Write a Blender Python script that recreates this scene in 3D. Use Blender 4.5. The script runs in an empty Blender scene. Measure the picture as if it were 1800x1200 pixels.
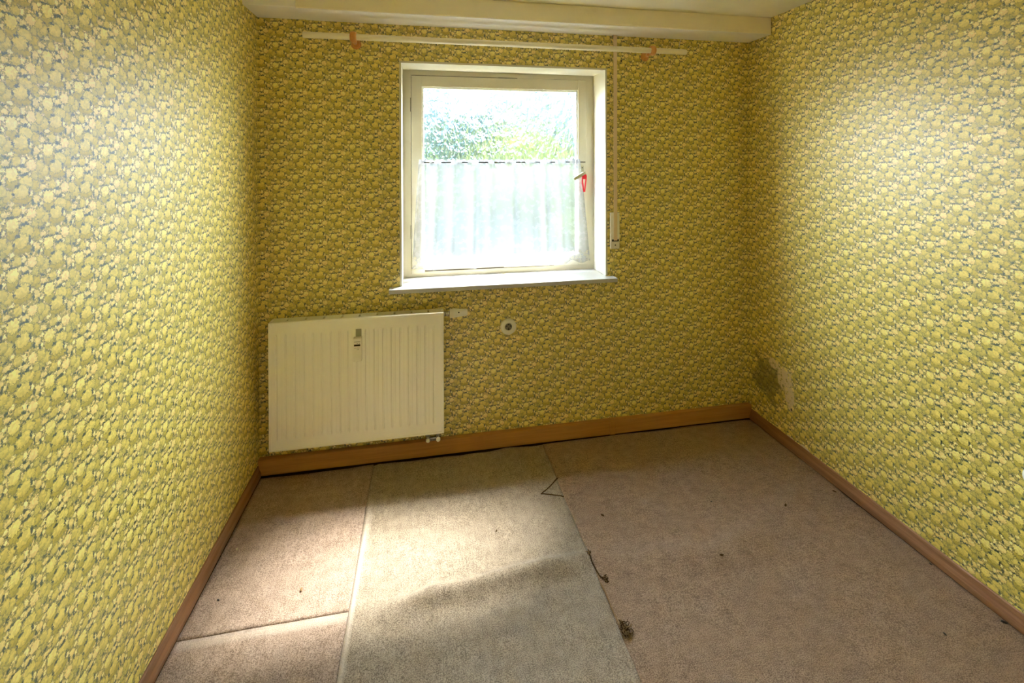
import bpy, bmesh, math, random
from mathutils import Vector, Matrix, noise as mnoise
random.seed(7)
scene = bpy.context.scene
COL = scene.collection

# ---------------------------------------------------------------- camera, sky, sun, exposure
F_PX, YAW, PITCH, ROLL, SHIFT_PX = 810.6, 0.1874, -0.0046, 0.0027, 312.1
cam_data = bpy.data.cameras.new('camera')
cam_data.sensor_fit = 'HORIZONTAL'; cam_data.sensor_width = 36.0
cam_data.lens = F_PX / 1800 * 36.0
cam_data.shift_y = -SHIFT_PX / 1800
cam_data.clip_start = 0.02
cam = bpy.data.objects.new('camera', cam_data); COL.objects.link(cam)
cam.location = (0, 0, 1.5)
cam.rotation_euler = (Matrix.Rotation(-YAW, 3, 'Z') @ Matrix.Rotation(math.pi/2 + PITCH, 3, 'X')
                      @ Matrix.Rotation(-ROLL, 3, 'Z')).to_euler()
scene.camera = cam

SKY = 6.8
SUN = 52.0
world = bpy.data.worlds.new('sky'); scene.world = world; world.use_nodes = True
wn = world.node_tree; wn.nodes.clear()
wo = wn.nodes.new('ShaderNodeOutputWorld'); wb = wn.nodes.new('ShaderNodeBackground')
wtc = wn.nodes.new('ShaderNodeTexCoord'); wsep = wn.nodes.new('ShaderNodeSeparateXYZ')
wr = wn.nodes.new('ShaderNodeValToRGB')
wr.color_ramp.elements[0].position = 0.0; wr.color_ramp.elements[0].color = (0.93, 0.97, 1.0, 1)
wr.color_ramp.elements[1].position = 0.9; wr.color_ramp.elements[1].color = (0.62, 0.80, 1.0, 1)
wn.links.new(wtc.outputs['Generated'], wsep.inputs[0]); wn.links.new(wsep.outputs[2], wr.inputs[0])
wn.links.new(wr.outputs[0], wb.inputs[0]); wn.links.new(wb.outputs[0], wo.inputs[0])
wb.inputs[1].default_value = SKY

sun_data = bpy.data.lights.new('sun', 'SUN'); sun_data.energy = SUN; sun_data.angle = math.radians(17)
sun_data.color = (1.0, 0.95, 0.88)
sun = bpy.data.objects.new('sun', sun_data); COL.objects.link(sun)
SUN_EL, SUN_AZ = math.radians(61.5), math.radians(38)     # azimuth from +Y towards +X
to_sun = Vector((math.sin(SUN_AZ)*math.cos(SUN_EL), math.cos(SUN_AZ)*math.cos(SUN_EL), math.sin(SUN_EL)))
sun.rotation_euler = to_sun.to_track_quat('Z', 'Y').to_euler(); sun.location = (1, 9, 9)

portal = bpy.data.lights.new('window_portal', 'AREA'); portal.shape = 'RECTANGLE'
portal.size, portal.size_y = 1.10, 1.13
portal.cycles.is_portal = True
po = bpy.data.objects.new('window_portal', portal); COL.objects.link(po)
po.location = (0.433, 2.69, 1.445); po.rotation_euler = (-math.pi/2, 0, 0)

scene.view_settings.view_transform = 'Standard'; scene.view_settings.look = 'None'
scene.view_settings.exposure = 2.85; scene.view_settings.gamma = 1.0
scene.view_settings.use_curve_mapping = False
cy = scene.cycles
cy.max_bounces = 12; cy.diffuse_bounces = 8; cy.glossy_bounces = 4; cy.transmission_bounces = 8
cy.transparent_max_bounces = 16; cy.sample_clamp_indirect = 8.0
cy.caustics_refractive = True; cy.caustics_reflective = False
cy.use_denoising = True

# ---------------------------------------------------------------- measures (metres)
XL, XR, YB = -0.787, 1.872, 2.407
YR = -0.60                     # unseen wall behind the camera, set close to bounce light
ZB, ZC, BD = 2.196, 2.286, 0.185
WL, WR_, WZ0, WZ1 = -0.121, 0.987, 0.868, 2.010
FY = 2.587                     # face of the window frame
BT, BH = 0.016, 0.055

# ---------------------------------------------------------------- material helpers
def s2l(c):
    return tuple(((v/255)/12.92 if v/255 <= 0.04045 else ((v/255+0.055)/1.055)**2.4) for v in c) + (1,)

class NT:
    def __init__(self, name):
        self.m = bpy.data.materials.new(name); self.m.use_nodes = True
        self.t = self.m.node_tree; self.t.nodes.clear()
        self.out = self.n('ShaderNodeOutputMaterial')
    def n(self, typ, **kw):
        nd = self.t.nodes.new(typ)
        for k, v in kw.items(): setattr(nd, k, v)
        return nd
    def l(self, a, b): self.t.links.new(a, b)
    def put(self, sock, v):
        if isinstance(v, bpy.types.NodeSocket): self.l(v, sock)
        else: sock.default_value = v
    def math(self, op, a, b=None, c=None, clamp=False):
        nd = self.n('ShaderNodeMath', operation=op); nd.use_clamp = clamp
        self.put(nd.inputs[0], a)
        if b is not None: self.put(nd.inputs[1], b)
        if c is not None: self.put(nd.inputs[2], c)
        return nd.outputs[0]
    def vec(self, op, a, b=None):
        nd = self.n('ShaderNodeVectorMath', operation=op)
        self.put(nd.inputs[0], a)
        if b is not None: self.put(nd.inputs[1], b)
        return nd.outputs['Value'] if op in ('DOT_PRODUCT', 'LENGTH', 'DISTANCE') else nd.outputs[0]
    def step(self, v, a, b):                       # smooth 0..1 between a and b
        nd = self.n('ShaderNodeMapRange', interpolation_type='SMOOTHSTEP')
        self.put(nd.inputs[0], v)
        if a <= b: nd.inputs[1].default_value, nd.inputs[2].default_value = a, b
        else:
            nd.inputs[1].default_value, nd.inputs[2].default_value = b, a
            nd.inputs[3].default_value, nd.inputs[4].default_value = 1, 0
        return nd.outputs[0]
    def mix(self, f, a, b, mode='MIX'):
        nd = self.n('ShaderNodeMix', data_type='RGBA', blend_type=mode)
        self.put(nd.inputs[0], f); self.put(nd.inputs[6], a); self.put(nd.inputs[7], b)
        return nd.outputs[2]
    def noise(self, scale, vec=None, detail=3, rough=0.55, out=0, dim='3D'):
        nd = self.n('ShaderNodeTexNoise', noise_dimensions=dim)
        nd.inputs['Scale'].default_value = scale; nd.inputs['Detail'].default_value = detail
        nd.inputs['Roughness'].default_value = rough
        if vec is not None: self.l(vec, nd.inputs['Vector'])
        return nd.outputs[out]
    def obj(self): return self.n('ShaderNodeTexCoord').outputs['Object']
    def mapping(self, vec, scale=(1, 1, 1), loc=(0, 0, 0)):
        nd = self.n('ShaderNodeMapping'); self.l(vec, nd.inputs[0])
        nd.inputs['Scale'].default_value = scale; nd.inputs['Location'].default_value = loc
        return nd.outputs[0]
    def bump(self, h, strength=0.3, dist=0.002):
        nd = self.n('ShaderNodeBump'); nd.inputs['Strength'].default_value = strength
        nd.inputs['Distance'].default_value = dist; self.l(h, nd.inputs['Height'])
        return nd.outputs[0]
    def pbr(self, col, rough=0.5, spec=0.5, normal=None, metal=0.0, **kw):
        b = self.n('ShaderNodeBsdfPrincipled')
        self.put(b.inputs['Base Color'], col); self.put(b.inputs['Roughness'], rough)
        self.put(b.inputs['Specular IOR Level'], spec); b.inputs['Metallic'].default_value = metal
        if normal is not None: self.l(normal, b.inputs['Normal'])
        for k, v in kw.items(): self.put(b.inputs[k.replace('_', ' ')], v)
        self.l(b.outputs[0], self.out.inputs[0])
        return b

def paint(name, rgb, rough=0.4, spec=0.5, var=0.06, bump=0.15, scale=60, dirt=None):
    m = NT(name); o = m.obj()
    c = s2l(rgb); n1 = m.noise(9, o, 4)
    col = m.mix(m.math('MULTIPLY', n1, 1.0), tuple(v*(1-var) for v in c[:3])+(1,), tuple(min(1, v*(1+var)) for v in c[:3])+(1,))
    if dirt:
        d = m.step(m.noise(5, o, 6, 0.7), 0.56, 0.78)
        col = m.mix(m.math('MULTIPLY', d, dirt[1]), col, s2l(dirt[0]))
    m.pbr(col, rough, spec, m.bump(m.noise(scale, o, 3), bump, 0.002))
    return m.m

def plain(name, rgb, rough=0.4, spec=0.5, metal=0.0):
    m = NT(name); o = m.obj(); c = s2l(rgb)
    col = m.mix(m.noise(35, o, 2), tuple(v*0.93 for v in c[:3])+(1,), c)
    m.pbr(col, rough, spec, None, metal); return m.m

def wood(name, dark, light, axis, rough=0.4, spec=0.4):
    m = NT(name); o = m.obj()
    sc = [34, 34, 34]; sc[axis] = 1.6
    v = m.mapping(o, tuple(sc))
    g = m.noise(1.6, v, 6, 0.62); g2 = m.noise(9, v, 3, 0.5)
    f = m.math('ADD', m.math('MULTIPLY', m.step(g, 0.3, 0.7), 0.75), m.math('MULTIPLY', g2, 0.25))
    col = m.mix(f, s2l(dark), s2l(light))
    m.pbr(col, rough, spec, m.bump(g2, 0.15, 0.001)); return m.m

# ---- the wallpaper: a half-drop repeat of overlapping flower heads, drawn blob by blob
PX_, QY = 0.1767, 0.0985          # full repeat across, repeat down
UX, UY, OX, OY = 7740.0, 7260.0, 1080.0, 600.0
DK = ((48, 66, 54), (70, 72, 34))
OLV = ((188, 176, 84), (158, 144, 46)); OLD = ((178, 164, 62), (148, 136, 30)); PNK = ((202, 188, 116), (172, 156, 72))
CRM = ((214, 204, 142), (194, 182, 106)); GRN = ((176, 166, 78), (150, 140, 48))
BLOBS = [  # x, y (down) in motif units, rx, ry, colours
 (930, 250, 80, 66, GRN), (810, 240, 62, 56, OLV), (1480, 640, 70, 60, GRN), (1600, 800, 70, 60, PNK), (1560, 900, 60, 50, OLV),
 (830, 610, 74, 66, PNK), (920, 535, 44, 42, CRM), (930, 690, 30, 34, CRM), (860, 480, 70, 44, OLD), (960, 440, 70, 42, PNK),
 (1220, 520, 46, 30, CRM), (1300, 548, 70, 48, PNK), (1140, 330, 60, 44, OLD), (1060, 300, 50, 38, CRM), (1270, 400, 48, 56, CRM),
 (1690, 550, 92, 92, OLV), (1580, 480, 92, 84, OLV), (1430, 470, 90, 84, ((210, 194, 126), (182, 164, 84))),
 (1160, 410, 80, 68, OLV), (1260, 962, 165, 66, ((168, 152, 36), (136, 122, 16))), (1480, 762, 98, 74, OLD),
 (1330, 722, 125, 96, ((192, 180, 86), (166, 152, 52))), (1240, 852, 142, 104, ((196, 184, 92), (168, 152, 50))),
 (1420, 890, 30, 42, CRM), (1390, 602, 32, 28, CRM),
 (1080, 712, 98, 104, ((168, 154, 48), (140, 128, 22))), (1080, 592, 106, 108, ((206, 196, 112), (182, 170, 64))),
 (1385, 840, 20, 58, DK), (1040, 492, 120, 13, DK), (1262, 478, 36, 26, DK), (1290, 612, 92, 15, DK), (1172, 768, 48, 24, DK),
 (1098, 880, 24, 26, DK), (880, 705, 22, 42, DK), (950, 348, 44, 20, DK), (770, 640, 20, 56, DK), (1330, 590, 34, 20, DK),
]
def wallpaper(name, stain=None):
    m = NT(name)
    uv = m.n('ShaderNodeUVMap').outputs[0]
    nz = m.n('ShaderNodeTexNoise', noise_dimensions='2D'); nz.inputs['Scale'].default_value = 230
    nz.inputs['Detail'].default_value = 3.0; m.l(uv, nz.inputs['Vector'])
    sep = m.n('ShaderNodeSeparateXYZ'); m.l(uv, sep.inputs[0])
    # wobble the sampling point so that edges are scalloped like petals
    wob = m.vec('SUBTRACT', nz.outputs['Color'], (0.5, 0.5, 0.5))
    sc = m.n('ShaderNodeVectorMath', operation='SCALE'); m.l(wob, sc.inputs[0]); sc.inputs['Scale'].default_value = 0.0105
    p = m.vec('ADD', uv, sc.outputs[0])
    s = m.math('MULTIPLY', m.vec('DOT_PRODUCT', p, (2/PX_, 0, 0)), 1.0)
    t = m.vec('DOT_PRODUCT', p, (-1/PX_, 1/QY, 0))
    cm = m.n('ShaderNodeCombineXYZ'); m.l(s, cm.inputs[0]); m.l(t, cm.inputs[1]); st = cm.outputs[0]
    bgn = m.noise(150, uv, 2, 0.6, dim='2D')
    col = m.mix(m.step(bgn, 0.33, 0.43), s2l((52, 74, 62)), m.mix(m.step(bgn, 0.55, 0.62), s2l((158, 146, 66)), s2l((214, 196, 136))))
    stip = m.noise(620, uv, 2, 0.6, dim='2D')
    vo = m.n('ShaderNodeTexVoronoi', voronoi_dimensions='2D'); vo.inputs['Scale'].default_value = 200; m.l(uv, vo.inputs['Vector'])
    scal = m.math('MULTIPLY', m.math('SUBTRACT', vo.outputs['Distance'], 0.38), 0.34)
    rim = s2l((70, 74, 30))
    for (bx, by, rx, ry, (ct, cb)) in BLOBS:
        cx, cy_ = (bx-OX)/UX, -(by-OY)/UY
        cs, ct_ = 2*cx/PX_, cy_/QY - cx/PX_
        fr = m.vec('FRACTION', m.vec('ADD', st, (0.5-cs+10, 0.5-ct_+10, 0.5)))
        w = m.vec('SUBTRACT', fr, (0.5, 0.5, 0.5))
        X = m.vec('DOT_PRODUCT', w, (PX_/2/(rx/UX), 0, 0))
        Y = m.vec('DOT_PRODUCT', w, (QY/2/(ry/UY), QY/(ry/UY), 0))
        d = m.math('SQRT', m.math('ADD', m.math('MULTIPLY', X, X), m.math('MULTIPLY', Y, Y)))
        e = 9.0/min(rx, ry)
        if min(rx, ry) > 40: d = m.math('ADD', d, scal)
        mi = m.step(d, 1.0+e*0.5, 1.0-e*0.5)
        if ct is DK[0]:
            col = m.mix(m.math('MULTIPLY', mi, 0.95), col, s2l(ct)); continue
        mo = m.step(d, 1.0+e*2.6, 1.0+e*0.6)
        cb = tuple((p_+2*q_)/3 for p_, q_ in zip(ct, cb))
        fill = m.mix(m.step(Y, 0.15, -1.1), s2l(ct), s2l(cb))
        col = m.mix(m.math('MULTIPLY', mo, 0.52), col, rim)
        col = m.mix(mi, col, fill)
    vs_ = m.n('ShaderNodeSeparateColor'); m.l(vo.outputs['Color'], vs_.inputs[0])
    col = m.mix(m.math('MULTIPLY', m.step(vs_.outputs[0], 0.1, 0.9), 0.45), m.mix(1.0, col, (0.90, 0.90, 0.84, 1), 'MULTIPLY'), m.mix(1.0, col, (1.35, 1.34, 1.5, 1), 'MULTIPLY'))
    col = m.mix(m.math('MULTIPLY', m.step(stip, 0.35, 0.7), 0.30), col, m.mix(1.0, col, (1.28, 1.28, 1.25, 1), 'MULTIPLY'))
    hs = m.n('ShaderNodeHueSaturation'); m.l(col, hs.inputs['Color'])
    hs.inputs['Saturation'].default_value = WP_SAT; hs.inputs['Value'].default_value = WP_VAL; col = hs.outputs[0]
    col = m.mix(1.0, col, (1.03, 0.965, 0.84, 1), 'MULTIPLY')
    rough = 0.5
    if stain:
        u, v = m.math('MULTIPLY', sep.outputs[0], -1.0), sep.outputs[1]
        big = m.noise(14, uv, 5, 0.65, dim='2D')
        def blob(cu, cv, ru, rv, wob=1.2):
            a = m.math('DIVIDE', m.math('SUBTRACT', u, cu), ru); b = m.math('DIVIDE', m.math('SUBTRACT', v, cv), rv)
            d = m.math('SQRT', m.math('ADD', m.math('MULTIPLY', a, a), m.math('MULTIPLY', b, b)))
            return m.math('ADD', d, m.math('MULTIPLY', m.math('SUBTRACT', big, 0.5), wob))
        dk = m.step(blob(2.25, 0.29, 0.15, 0.15, 1.8), 1.0, 0.5)
        col = m.mix(m.math('MULTIPLY', dk, 0.66), col, s2l((84, 74, 30)))
        fl = m.noise(55, uv, 5, 0.7, dim='2D')
        for (cu, cv, ru, rv) in ((2.125, 0.345, 0.055, 0.07), (2.095, 0.27, 0.035, 0.06), (2.20, 0.395, 0.05, 0.03), (2.09, 0.205, 0.012, 0.012)):
            k = m.math('MULTIPLY', m.step(blob(cu, cv, ru, rv, 0.9), 1.05, 0.75), m.step(fl, 0.38, 0.46))
            col = m.mix(m.math('MULTIPLY', k, 0.9), col, s2l((236, 214, 172)))
        for (cu, cv, ru, rv) in ((2.09, 0.052, 0.03, 0.012), (2.0, 0.052, 0.04, 0.016), (1.93, 0.050, 0.03, 0.008)):
            k = m.step(blob(cu, cv, ru, rv, 0.8), 1.0, 0.85)
            col = m.mix(k, col, s2l((232, 214, 184)))
        hole = m.step(blob(2.083, 0.205, 0.006, 0.009, 0.2), 1.0, 0.7)
        col = m.mix(hole, col, s2l((40, 34, 18)))
    m.pbr(col, rough, 0.9, m.bump(stip, 0.06, 0.001), IOR=1.62)
    return m.m
WP_SAT, WP_VAL = 0.96, 1.55

def carpet(name, rgb_a, rgb_b, streak=0):
    m = NT(name); o = m.obj()
    f1 = m.noise(330, o, 3, 0.7); f2 = m.noise(26, o, 4, 0.6); f3 = m.noise(3.0, o, 4, 0.6)
    st = m.noise(1.0, m.mapping(o, (150, 14, 20) if streak == 0 else (20, 160, 20)), 3, 0.6)
    f = m.math('ADD', m.math('MULTIPLY', f1, 0.74), m.math('MULTIPLY', f2, 0.16))
    f = m.math('ADD', f, m.math('MULTIPLY', st, 0.10))
    col = m.mix(m.step(f, 0.36, 0.64), s2l(rgb_a), s2l(rgb_b))
    col = m.mix(m.math('MULTIPLY', m.step(f3, 0.45, 0.72), 0.22), col, m.mix(1.0, col, (0.72, 0.70, 0.70, 1), 'MULTIPLY'))
    w = m.n('ShaderNodeAttribute', attribute_name='pale_band').outputs['Fac']
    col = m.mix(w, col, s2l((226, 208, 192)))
    m.pbr(col, 0.95, 0.1, m.bump(f1, 0.55, 0.004), Sheen_Weight=0.15)
    return m.m

M = {}
M['paper'] = wallpaper('floral_wallpaper')
M['paper_r'] = wallpaper('floral_wallpaper_stained', True)
M['ceil'] = paint('ceiling_paint', (240, 232, 204), 0.6, 0.3)
M['beam'] = paint('beam_paint', (248, 236, 206), 0.45, 0.4, dirt=((214, 192, 140), 0.3))
M['beamw'] = paint('beam_white', (248, 244, 240), 0.45, 0.4)
M['reveal'] = paint('reveal_plaster', (226, 220, 202), 0.7, 0.3, bump=0.5, scale=120)
M['frame'] = paint('window_paint', (206, 197, 170), 0.35, 0.5, bump=0.05)
M['bead'] = paint('bead_white', (246, 246, 244), 0.4, 0.5, bump=0.05)
M['sill'] = paint('sill_marble', (198, 194, 188), 0.18, 0.6, bump=0.02)
M['gap'] = plain('dark_gap', (60, 50, 36), 0.8, 0.1)
M['rad'] = paint('radiator_enamel', (252, 247, 232), 0.3, 0.5, 0.03, 0.03)
M['radtop'] = paint('radiator_grille', (232, 228, 208), 0.35, 0.5, 0.03, 0.03)
M['white'] = plain('white_plastic', (246, 240, 222), 0.35)
M['chrome'] = plain('chrome', (200, 196, 188), 0.22, 0.5, 1.0)
M['dark'] = plain('dark_metal', (52, 44, 36), 0.45, 0.5, 0.3)
M['steel'] = plain('grey_steel', (150, 142, 122), 0.35, 0.5, 0.8)
M['handle'] = plain('handle_bronze', (172, 166, 136), 0.35, 0.5, 0.35)
M['red'] = plain('red_plastic', (226, 18, 42), 0.35)
M['lcd'] = plain('lcd', (48, 46, 30), 0.2)
M['print'] = plain('grey_print', (120, 108, 82), 0.5)
M['pole'] = paint('pole_cream', (250, 240, 212), 0.32, 0.5, 0.05, 0.03)
M['wood_o'] = wood('orange_wood', (206, 132, 58), (240, 178, 100), 2, 0.3, 0.5)
M['belt'] = paint('strap_fabric', (240, 218, 186), 0.8, 0.1, bump=0.3, scale=400)
M['base_b'] = wood('honey_board', (176, 122, 58), (202, 148, 76), 0, 0.4, 0.4)
M['base_s'] = wood('brown_skirting', (126, 84, 52), (172, 124, 84), 1, 0.42, 0.4)
M['slab'] = paint('subfloor', (64, 50, 36), 0.9, 0.1)
M['carp_c'] = carpet('carpet_grey', (106, 92, 78), (190, 171, 149))
M['carp_r'] = carpet('carpet_brown', (106, 82, 64), (186, 156, 130), 1)
M['carp_l'] = carpet('carpet_rose', (112, 91, 76), (200, 173, 154))
M['fluff'] = plain('yarn_fluff', (150, 120, 84), 0.9, 0.05)
M['fluffd'] = plain('yarn_dark', (84, 62, 36), 0.9, 0.05)
M['lawn'] = paint('dark_soil', (38, 36, 31), 0.9, 0.1, 0.3)
M['bark'] = wood('bark', (70, 54, 40), (104, 84, 64), 2, 0.9, 0.1)
M['door'] = paint('door_white', (236, 232, 222), 0.4, 0.5)

def leafmat(name, a, b):
    m = NT(name); f = m.noise(2.5, m.obj(), 3)
    col = m.mix(m.step(f, 0.35, 0.65), s2l(a), s2l(b))
    d = m.n('ShaderNodeBsdfDiffuse'); t = m.n('ShaderNodeBsdfTranslucent'); mx = m.n('ShaderNodeMixShader')
    m.l(col, d.inputs[0]); m.l(col, t.inputs[0]); mx.inputs[0].default_value = 0.12
    m.l(d.outputs[0], mx.inputs[1]); m.l(t.outputs[0], mx.inputs[2]); m.l(mx.outputs[0], m.out.inputs[0]); return m.m
M['leaf_a'] = leafmat('leaf_light', (38, 48, 30), (56, 66, 36))
M['leaf_b'] = leafmat('leaf_blue', (26, 38, 38), (38, 52, 50))
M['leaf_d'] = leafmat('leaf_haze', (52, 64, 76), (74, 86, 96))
M['leaf_c'] = leafmat('leaf_yellow', (50, 58, 34), (66, 70, 40))

def glass(textured):
    m = NT('obscured_glass' if textured else 'clear_glass'); o = m.obj()
    tr = m.n('ShaderNodeBsdfTransparent'); tr.inputs[0].default_value = (0.95, 0.98, 0.98, 1)
    gl = m.n('ShaderNodeBsdfGlossy'); gl.inputs['Roughness'].default_value = 0.08
    mx = m.n('ShaderNodeMixShader'); m2 = m.n('ShaderNodeMixShader')
    if textured:
        wv = m.mapping(o, (1.0, 1.0, 0.55))
        h = m.math('ADD', m.noise(30, wv, 2, 0.5), m.math('MULTIPLY', m.noise(80, wv, 2, 0.5), 0.4))
        nm = m.bump(h, 1.0, 0.03)
        rf = m.n('ShaderNodeBsdfRefraction'); rf.inputs['IOR'].default_value = 1.35; rf.inputs['Roughness'].default_value = 0.33
        rf.inputs[0].default_value = (0.93, 0.97, 0.98, 1)
        m.l(nm, rf.inputs['Normal']); m.l(nm, gl.inputs['Normal'])
        m.l(tr.outputs[0], mx.inputs[1]); m.l(rf.outputs[0], mx.inputs[2]); mx.inputs[0].default_value = 0.80
        m.l(mx.outputs[0], m2.inputs[1]); m.l(gl.outputs[0], m2.inputs[2]); m2.inputs[0].default_value = 0.05
        m.l(m2.outputs[0], m.out.inputs[0])
    else:
        m.l(tr.outputs[0], mx.inputs[1]); m.l(gl.outputs[0], mx.inputs[2]); mx.inputs[0].default_value = 0.04
        m.l(mx.outputs[0], m.out.inputs[0])
    return m.m
M['glass_t'] = glass(True); M['glass_c'] = glass(False)

def lace():
    m = NT('white_sheer'); uv = m.n('ShaderNodeUVMap').outputs[0]
    sp = m.n('ShaderNodeSeparateXYZ'); m.l(uv, sp.inputs[0])
    vor = m.n('ShaderNodeTexVoronoi', feature='DISTANCE_TO_EDGE', voronoi_dimensions='2D'); vor.inputs['Scale'].default_value = 42
    m.l(uv, vor.inputs['Vector'])
    sprig = m.step(m.noise(30, uv, 3, 0.6, dim='2D'), 0.52, 0.60)
    hem = m.step(sp.outputs[1], 0.085, 0.05)
    edge = m.step(vor.outputs[0], 0.10, 0.04)
    op = m.math('ADD', 0.46, m.math('MULTIPLY', sprig, 0.10))
    op = m.math('ADD', op, m.math('MULTIPLY', m.math('MULTIPLY', hem, edge), 0.10))
    op = m.math('SUBTRACT', op, m.math('MULTIPLY', hem, 0.12))
    lw = m.n('ShaderNodeLayerWeight'); lw.inputs[0].default_value = 0.5
    op = m.math('ADD', op, m.math('MULTIPLY', m.math('POWER', lw.outputs['Facing'], 1.3), 0.7), clamp=True)
    op = m.math('ADD', op, m.math('MULTIPLY', m.step(sp.outputs[1], 0.570, 0.582), 0.4), clamp=True)
    tr = m.n('ShaderNodeBsdfTransparent'); tl = m.n('ShaderNodeBsdfTranslucent'); df = m.n('ShaderNodeBsdfDiffuse')
    tl.inputs[0].default_value = (0.90, 0.92, 0.97, 1); df.inputs[0].default_value = (0.34, 0.35, 0.39, 1)
    a = m.n('ShaderNodeMixShader'); a.inputs[0].default_value = 0.055
    m.l(df.outputs[0], a.inputs[1]); m.l(tl.outputs[0], a.inputs[2])
    b = m.n('ShaderNodeMixShader'); m.l(op, b.inputs[0]); m.l(tr.outputs[0], b.inputs[1]); m.l(a.outputs[0], b.inputs[2])
    m.l(b.outputs[0], m.out.inputs[0]); return m.m
M['lace'] = lace()

# ---------------------------------------------------------------- mesh helpers
class MB:
    def __init__(self): self.v = []; self.f = []; self.sm = []; self.mi = []
    def add(self, vs, fs, smooth=False, mi=0):
        b = len(self.v); self.v += [tuple(x) for x in vs]
        for f in fs: self.f.append(tuple(i+b for i in f)); self.sm.append(smooth); self.mi.append(mi)
        return self
    def box(self, x0, x1, y0, y1, z0, z1, mi=0):
        vs = [(x, y, z) for z in (z0, z1) for y in (y0, y1) for x in (x0, x1)]
        return self.add(vs, [(0,2,3,1),(4,5,7,6),(0,1,5,4),(2,6,7,3),(0,4,6,2),(1,3,7,5)], mi=mi)
    def bbox(self, x0, x1, y0, y1, z0, z1, bev=0.003, seg=2):
        bm = bmesh.new(); bmesh.ops.create_cube(bm, size=1)
        for v in bm.verts: v.co = Vector(((x0+x1)/2+v.co.x*(x1-x0), (y0+y1)/2+v.co.y*(y1-y0), (z0+z1)/2+v.co.z*(z1-z0)))
        bmesh.ops.bevel(bm, geom=bm.edges[:], offset=bev, segments=seg, profile=0.5, affect='EDGES')
        bm.verts.index_update()
        self.add([v.co[:] for v in bm.verts], [[v.index for v in f.verts] for f in bm.faces]); bm.free(); return self
    def lathe(self, prof, org, axis, n=24, smooth=True):
        axis = Vector(axis).normalized(); a = axis.orthogonal().normalized(); b = axis.cross(a)
        vs = []; fs = []
        for (r, h) in prof:
            for k in range(n):
                t = 2*math.pi*k/n
                vs.append(Vector(org)+axis*h+(a*math.cos(t)+b*math.sin(t))*r)
        for i in range(len(prof)-1):
            for k in range(n):
                fs.append((i*n+k, i*n+(k+1) % n, (i+1)*n+(k+1) % n, (i+1)*n+k))
        fs.append(tuple(range(n))[::-1]); fs.append(tuple((len(prof)-1)*n+k for k in range(n)))
        return self.add(vs, fs, smooth)
    def tube(self, pts, r, n=10, smooth=True, closed=False):
        pts = [Vector(p) for p in pts]; N = len(pts); vs = []; fs = []; ref = None
        for i, p in enumerate(pts):
            if closed: d = pts[(i+1) % N]-pts[i-1]
            else: d = pts[min(i+1, N-1)]-pts[max(i-1, 0)]
            d.normalize()
            if ref is None: ref = d.orthogonal().normalized()
            a = (ref-d*ref.dot(d)).normalized(); ref = a; b = d.cross(a)
            rr = r[i] if isinstance(r, (list, tuple)) else r
            for k in range(n):
                t = 2*math.pi*k/n; vs.append(p+(a*math.cos(t)+b*math.sin(t))*rr)
        for i in range(N if closed else N-1):
            j = (i+1) % N
            for k in range(n): fs.append((i*n+k, i*n+(k+1) % n, j*n+(k+1) % n, j*n+k))
        if not closed: fs += [tuple(range(n))[::-1], tuple((N-1)*n+k for k in range(n))]
        return self.add(vs, fs, smooth)
    def prism(self, prof, p0, p1, u, w):                # profile (a,b) in axes u,w, swept p0->p1
        u, w, p0, p1 = Vector(u), Vector(w), Vector(p0), Vector(p1); n = len(prof)
        vs = [p0+u*a+w*b for a, b in prof]+[p1+u*a+w*b for a, b in prof]
        fs = [(i, (i+1) % n, n+(i+1) % n, n+i) for i in range(n)]+[tuple(range(n))[::-1], tuple(range(n, 2*n))]
        return self.add(vs, fs)
    def build(self, name, mat, parent=None, **props):
        me = bpy.data.meshes.new(name); me.from_pydata(self.v, [], self.f)
        mats = mat if isinstance(mat, (list, tuple)) else [mat]
        for mm in mats: me.materials.append(mm)
        me.polygons.foreach_set('use_smooth', self.sm); me.polygons.foreach_set('material_index', self.mi)
        bm = bmesh.new(); bm.from_mesh(me); bmesh.ops.recalc_face_normals(bm, faces=bm.faces[:]); bm.to_mesh(me); bm.free()
        o = bpy.data.objects.new(name, me); COL.objects.link(o)
        if parent is not None:
            o.parent = parent
            if parent.type == 'EMPTY' or True: o.matrix_parent_inverse = pinv(parent)
        for k, v in props.items(): o[k] = v
        return o

def pinv(p):
    m = p.matrix_basis.copy() if p.parent is None else (p.parent.matrix_basis @ p.parent.matrix_parent_inverse.inverted().inverted() @ p.matrix_basis if False else world_of(p))
    return m.inverted()
def world_of(p):
    return p.matrix_basis.copy() if p.parent is None else world_of(p.parent) @ p.matrix_parent_inverse @ p.matrix_basis
def empty(name, loc, label=None, cat=None, group=None, kind=None):
    o = bpy.data.objects.new(name, None); COL.objects.link(o); o.location = loc; o.empty_display_size = 0.05
    if label: o['label'] = label
    if cat: o['category'] = cat
    if group: o['group'] = group
    if kind: o['kind'] = kind
    return o
def tag(o, label, cat, group=None, kind=None):
    o['label'] = label; o['category'] = cat
    if group: o['group'] = group
    if kind: o['kind'] = kind
    return o

def wall_uv(o, axis):                                    # metres: u along the wall, v up
    me = o.data; uvl = me.uv_layers.new(name='UVMap')
    for lp in me.loops:
        c = me.vertices[lp.vertex_index].co
        uvl.data[lp.index].uv = (c.x if axis == 0 else (c.y if axis == 1 else -c.y), c.z)

# ---------------------------------------------------------------- the room
T = 0.28
HT = 2.60
def struct(mb, name, mat, axis=None, parent=None):
    o = mb.build(name, mat, parent)
    if parent is None: o['kind'] = 'structure'
    if axis is not None: wall_uv(o, axis)
    return o

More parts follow.
